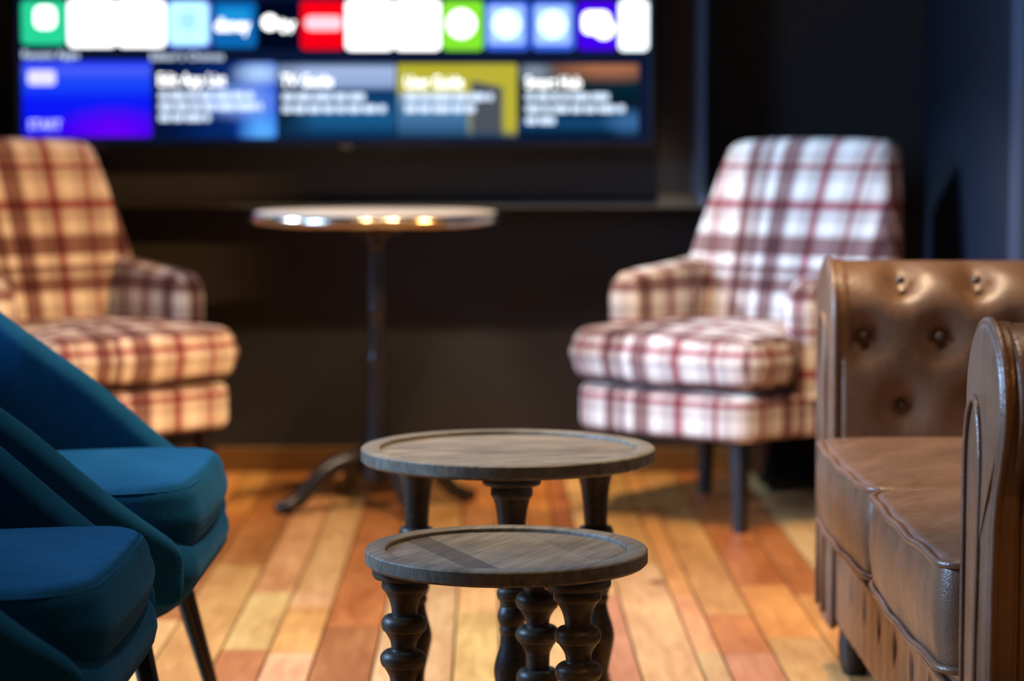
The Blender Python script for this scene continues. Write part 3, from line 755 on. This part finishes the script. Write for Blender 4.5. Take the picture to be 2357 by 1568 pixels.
# ------------------------------------------------------------------ teal chairs
def teal_chair(name, loc, label):
    t = thing(name, loc, 0, label, 'chair', 'teal chairs in a row')
    # seat base
    ol = rrect(-0.27, 0.302, -0.310, 0.310, (0.10, 0.13, 0.13, 0.10), 10)
    V, Fc = pillow(ol, 0.135, 0.058, dome=(0.0, 0.0), N=110, seg=7)
    def basefn(x, y, z):
        k = max(0, -z / 0.067)
        s = 1 - 0.10 * k
        return (x * s, y * s, z + 0.318)
    obj('seat_base', mesh('seat_base', xf(V, basefn), Fc), M['teal'], t)
    # shell: swept arms that rise into the back
    path = []
    for k in range(15): path.append((0.285 - 0.423 * k / 14, -0.284 + 0.040 * max(0, 1 - k / 3.5) ** 2))
    for k in range(1, 9):
        a = PI * 1.5 - PI / 2 * k / 9
        path.append((-0.138 + 0.15 * math.cos(a), -0.134 + 0.15 * math.sin(a)))
    for k in range(0, 9): path.append((-0.288, -0.134 + 0.268 * k / 8))
    path += [(x, -y) for x, y in path[:23][::-1]]
    n = len(path)
    rings = []
    for i, (x, y) in enumerate(path):
        p, q = Vector(path[max(0, i - 1)]), Vector(path[min(n - 1, i + 1)])
        tt = (q - p).normalized(); nv = Vector((-tt.y, tt.x)) * -1    # outward
        if nv.dot(Vector((x + 0.0, y))) < 0: nv = -nv
        # height of the rim along the sweep
        u = 0.288 - x
        zt_ = 0.368 + 0.86 * min(u, 0.22) + 0.70 * max(0, u - 0.22)
        back = max(0.0, min(1.0, (-x - 0.05) / 0.23))
        flare = 0.07 + 0.22 * back
        th = 0.034 * (1.0 if 2 < i < n - 3 else (0.55 + 0.15 * min(i, n - 1 - i)))
        zb_ = 0.286
        rg = []
        def pt_(off, z):
            h = max(0, z - 0.33)
            o = off + flare * h
            return (x + nv.x * o, y + nv.y * o, z)
        m = 7
        zt2 = zt_ - th * 0.9
        for k in range(m + 1): rg.append(pt_(th * (0.75 + 0.25 * min(1, k / 2)), zb_ + (zt2 - zb_) * k / m))
        for k in range(1, 8):
            a = PI * k / 8
            rg.append(pt_(th * math.cos(a), zt2 + th * 0.9 * math.sin(a)))
        for k in range(m, -1, -1): rg.append(pt_(-th, zb_ + (zt2 - zb_) * k / m))
        rings.append(rg)
    V, Fc = loft(rings, True, True)
    me = mesh('shell', V, Fc)
    so = obj('shell', me, M['teal'], t)
    sm = so.modifiers.new('sub', 'SUBSURF'); sm.levels = 1; sm.render_levels = 2
    # cushion
    ol = rrect(-0.235, 0.290, -0.240, 0.240, (0.06, 0.07, 0.07, 0.06), 8)
    ol = [(x + (0.012 * (1 - (y / 0.243) ** 2) if x > 0.1 else 0), y) for x, y in resample(ol, 110)]
    V, Fc = pillow(ol, 0.112, 0.034, dome=(0.0, 0.020), N=110, seg=6, side_bulge=0.006)
    def cfn(x, y, z):
        lift = 0.010 * max(0, x / 0.28)
        return (x, y, z + 0.391 + lift)
    cu = obj('seat_cushion', mesh('seat_cushion', xf(V, cfn), Fc), M['teal'], t)
    O = resample(ol, 110); pth = []
    for p in O:
        k = Vector((p.x - 0.02, p.y)); k = k * (1 - 0.011 / k.length)
        pth.append((k.x + 0.02, k.y, 0.391 + 0.010 * max(0, p.x / 0.28) + 0.056 - 0.0115))
    V, Fc = tube(pth, 0.0022, True, 6)
    obj('seam', mesh('seam', V, Fc), M['teal'], cu)
    # round tapered splayed legs
    for sx in (1, -1):
        for sy in (-1, 1):
            top_ = Vector((0.205 * sx, 0.215 * sy, 0.285)); bot = Vector((0.275 * sx, 0.262 * sy, 0.0))
            V, Fc = tube([top_.lerp(bot, k / 6) for k in range(7)], 0.0185, n=20, taper=lambda u: 1 - 0.42 * u)
            V = [Vector((v.x, v.y, max(0, v.z))) for v in V]
            me = mesh('leg', V, Fc); sharp(me, 40)
            lg = obj('leg', me, M['black'], t)
    return t
teal_chair('teal_chair', (-0.755, 2.865, 0), 'teal velvet chair with sloping arms and puffy cushion, nearer the small side table')
teal_chair('teal_chair', (-0.755, 3.655, 0), 'teal velvet chair with sloping arms and black splayed legs showing, before the plaid armchair')

# ------------------------------------------------------------------ leather sofa
SX = 0.56
sofa = thing('leather_sofa', (SX, 3.55, 0), 0, 'brown leather two-seat sofa with rolled arms and buttoned upholstery', 'sofa')
YI = 0.622          # inner faces of the arms at +-YI
DEP = 0.80
def arm_profile():
    pts = [(0.0, 0.26), (-0.004, 0.34), (-0.008, 0.42), (-0.009, 0.50), (-0.006, 0.57)]
    for k in range(0, 17):
        a = math.radians(172 - (172 + 88) * k / 16)
        pts.append((0.112 + 0.113 * math.cos(a), 0.640 + 0.096 * math.sin(a)))
    pts += [(0.150, 0.552), (0.146, 0.50), (0.146, 0.30), (0.146, 0.11), (0.140, 0.10), (0.006, 0.10), (0.0, 0.11)]
    return pts
AP = resample(arm_profile(), 110)
btn = []
for k in range(6):
    btn.append((0.117 + 0.133 * k, 0.705)); btn.append((0.050 + 0.133 * k, 0.608)); btn.append((0.117 + 0.133 * k, 0.49))
def tuft(x, z, pts, depth, wid):
    d = 0
    for bx_, bz in pts:
        r2 = (x - bx_) ** 2 + (z - bz) ** 2
        if r2 < 0.02: d = max(d, depth * math.exp(-r2 / wid ** 2))
    return d
def build_arm(s):
    """s = +1: arm by the wall side of the row, -1: the other one"""
    nx = 90
    rings = []
    for i in range(nx + 1):
        x = 0.012 + (DEP - 0.012) * i / nx
        rg = []
        for p in AP:
            v, z = p.x, p.y
            if v < 0.12 and z > 0.36:
                # outward normal on the inner face / roll top
                if z < 0.60 or v < 0.0: nv, nz = -1.0, 0.0
                else:
                    q = Vector(((v - 0.112) / 0.113, (z - 0.64) / 0.096)).normalized(); nv, nz = q.x, q.y
                fade = min(1, max(0, (0.12 - v) / 0.06))
                d = tuft(x, z, btn, 0.024, 0.030) * fade
                # shallow folds between neighbouring buttons
                fold = 0.006 * (0.5 + 0.5 * math.cos(2 * PI * (x - 0.117) / 0.133)) ** 6 * (1 if z > 0.69 else 0)
                v2, z2 = v - nv * (d + fold), z - nz * (d + fold)
            else: v2, z2 = v, z
            rg.append((x, s * (YI + v2), z2))
        rings.append(rg)
    V, Fc = loft(rings, True, True)
    arm = obj('arm', mesh('arm', V, Fc), M['leather'], sofa)
    # front facing panel in the shape of the scroll
    ol = [(0.0, 0.10), (-0.002, 0.30), (-0.002, 0.56)]
    for k in range(0, 15):
        a = math.radians(172 - 190 * k / 14)
        ol.append((0.106 + 0.108 * math.cos(a), 0.640 + 0.098 * math.sin(a)))
    ol += [(0.196, 0.582), (0.172, 0.545), (0.156, 0.50), (0.150, 0.42), (0.150, 0.10)]
    V, Fc = pillow(ol, 0.036, 0.010, dome=(0.002, 0.006), N=120, caps=5)
    pn = obj('front_panel', mesh('front_panel', xf(V, lambda a, b, c: (0.010 - c, s * (YI + a), b)), Fc), M['leather'], arm)
    loop = [(0.0, s * (YI + p.x), p.y) for p in resample(ol, 120)]
    V, Fc = tube(loop, 0.0058, True, 8)
    obj('piping', mesh('piping', V, Fc), M['leather'], arm)
    il = [(0.034, 0.12), (0.030, 0.35), (0.030, 0.54)] + [(0.078 + 0.048 * math.cos(math.radians(180 - 15 * k)), 0.56 + 0.085 * math.sin(math.radians(180 - 15 * k))) for k in range(13)] + [(0.122, 0.50), (0.112, 0.36), (0.112, 0.12)]
    V, Fc = tube([(-0.0125, s * (YI + a), b) for a, b in il], 0.0045, False, 6)
    obj('stitched_welt', mesh('stitched_welt', V, Fc), M['leather'], pn)
    for xx in (0.034, 0.062):
        V, Fc = tube([(xx, s * (YI + 0.147), 0.12 + 0.42 * k / 10) for k in range(11)], 0.004, False, 8)
        obj('side_welt', mesh('side_welt', V, Fc), M['leather'], arm)
    bm_ = None
    for bx_, bz in btn:
        if bx_ > DEP - 0.05: continue
        if bz > 0.69:
            a = math.asin(min(1, (bz - 0.64) / 0.096)); v = 0.112 - 0.113 * math.cos(a) + 0.014; rx = math.radians(40)
        else: v = 0.0085; rx = 0
        if bm_ is None:
            V, Fc = lathe([(0.0005, 0.006), (0.004, 0.0055), (0.0075, 0.0035), (0.009, 0.0), (0.007, -0.004), (0.0005, -0.005)], 14)
            bm_ = mesh('button', V, Fc)
        bo = obj('button', bm_, M['button'], arm)
        bo.location = (bx_, s * (YI + v), bz)
        bo.rotation_euler = (s * (PI / 2 - rx), 0, 0)
build_arm(1); build_arm(-1)
# front rail: plain lip over a buttoned panel
fb = [(-0.005, -0.46 + 0.155 * k - 0.02) for k in range(7)]
nyy, nzz = 120, 26
V = []; Fc = []
fbt = [(-0.50 + 0.1535 * k, 0.205) for k in range(7)]
for i in range(nyy + 1):
    y = -YI + 0.004 + (2 * YI - 0.008) * i / nyy
    for j in range(nzz + 1):
        z = 0.10 + 0.185 * j / nzz
        e = min(1, (z - 0.10) / 0.02)
        prof = 0.018 - 0.014 * (1 - e) ** 2
        if z > 0.255: prof = 0.018
        if abs(z - 0.252) < 0.006: prof = 0.008
        d = 0
        for by, bz in fbt:
            r2 = ((y - by) / 0.55) ** 2 + ((z - bz) / 1.25) ** 2
            if r2 < 0.01: d = max(d, 0.020 * math.exp(-r2 / 0.016 ** 2))
        pl = 0.004 * math.cos(2 * PI * (y + 0.50) / 0.1535) ** 2 if z < 0.245 else 0
        V.append((0.02 - prof + d - pl * 0.6 + 0.002, y, z))
W_ = nzz + 1
for i in range(nyy):
    for j in range(nzz):
        Fc.append((i * W_ + j, (i + 1) * W_ + j, (i + 1) * W_ + j + 1, i * W_ + j + 1))
b0 = len(V)
bk = [(0.75, -YI + 0.004, 0.10), (0.75, YI - 0.004, 0.10), (0.75, YI - 0.004, 0.285), (0.75, -YI + 0.004, 0.285)]
V += bk
bot = [i * W_ for i in range(nyy + 1)]; topi = [i * W_ + nzz for i in range(nyy + 1)]
Fc.append(tuple(bot) + (b0 + 1, b0)); Fc.append(tuple(topi[::-1]) + (b0 + 3, b0 + 2))
Fc.append((b0, b0 + 1, b0 + 2, b0 + 3))
Fc.append(tuple(range(W_)) + (b0 + 3, b0)); Fc.append(tuple(nyy * W_ + j for j in range(nzz, -1, -1)) + (b0 + 1, b0 + 2))
rail = obj('seat_base', mesh('seat_base', V, Fc), M['leather'], sofa)
V, Fc = lathe([(0.0005, 0.005), (0.004, 0.0045), (0.0065, 0.003), (0.0075, 0.0), (0.0005, -0.004)], 14)
sbm = mesh('button', V, Fc)
for by, bz in fbt:
    bo = obj('button', sbm, M['button'], rail); bo.location = (0.020, by, bz); bo.rotation_euler = (0, -PI / 2, 0)
V, Fc = tube([(-0.002, -YI + 0.01 + (2 * YI - 0.02) * k / 30, 0.250) for k in range(31)], 0.004, False, 8)
obj('piping', mesh('piping', V, Fc), M['leather'], rail)
# seat cushions
for k in (0, 1):
    y0 = -YI + 0.006 if k == 0 else 0.003; y1 = y0 + YI - 0.009
    ol = rrect(-0.028, 0.60, y0, y1, (0.035, 0.03, 0.03, 0.035), 7)
    cy_ = (y0 + y1) / 2; hwid = (y1 - y0) / 2
    ol = [(x - (0.010 * (1 - ((y - cy_) / hwid) ** 2) if x < 0.1 else 0), y) for x, y in resample(ol, 120)]
    V, Fc = pillow(ol, 0.145, 0.018, dome=(0.0, 0.026), N=120, seg=5, side_bulge=0.006)
    cu = obj('seat_cushion', mesh('seat_cushion', xf(V, lambda x, y, z: (x, y, z + 0.362 - 0.0 * x)), Fc), M['leather'], sofa)
    for zz in (0.4275, 0.2965):
        O = resample(ol, 120)
        V, Fc = tube([(p.x - 0.001, p.y, zz + 0.002 * math.sin(p.y * 37 + zz * 90)) for p in O], 0.0055, True, 8)
        obj('piping', mesh('piping', V, Fc), M['leather'], cu)
# back
ol = rrect(-YI - 0.13, YI + 0.13, 0.10, 0.74, (0.03, 0.03, 0.06, 0.06), 6)
V, Fc = pillow(ol, 0.20, 0.07, dome=(0.01, 0.02), N=120)
back = obj('backrest', mesh('backrest', xf(V, lambda a, b, c: (0.72 - c + 0.12 * (b - 0.4), a, b)), Fc), M['leather'], sofa)
for x_ in (0.05, 0.74):
    for s in (-1, 1):
        V, Fc = lathe(smooth_profile([(0.001, 0.0), None, (0.019, 0.0), (0.026, 0.02), (0.030, 0.05), (0.028, 0.08), (0.033, 0.102), None, (0.001, 0.102)], 3), 20)
        me = mesh('foot', V, Fc); sharp(me, 45)
        obj('foot', me, M['leg'], sofa, loc=(x_, s * (YI + 0.07), 0))

# ------------------------------------------------------------------ black box in the corner
bxo = thing('equipment_box', (0.875, 6.60, 0), 0, 'low black box on the floor in the corner behind the plaid armchair', 'box')
obj('cabinet', box_bevel('cabinet', -0.205, 0.205, -0.14, 0.16, 0.018, 0.235, 0.008, 3), M['tvblack'], bxo)
obj('front_cover', box_bevel('front_cover', -0.185, 0.185, -0.156, -0.139, 0.036, 0.217, 0.006, 2), mat('black_cloth_cover', (0.006, 0.006, 0.007), 0.9, spec=0.1), bxo)
for fx in (-0.17, 0.17):
    for fy in (-0.11, 0.13):
        V, Fc = lathe([(0.014, 0.0), (0.017, 0.004), (0.018, 0.019)], 16)
        obj('foot', mesh('foot', V, Fc), M['tvblack'], bxo, loc=(fx, fy, 0))
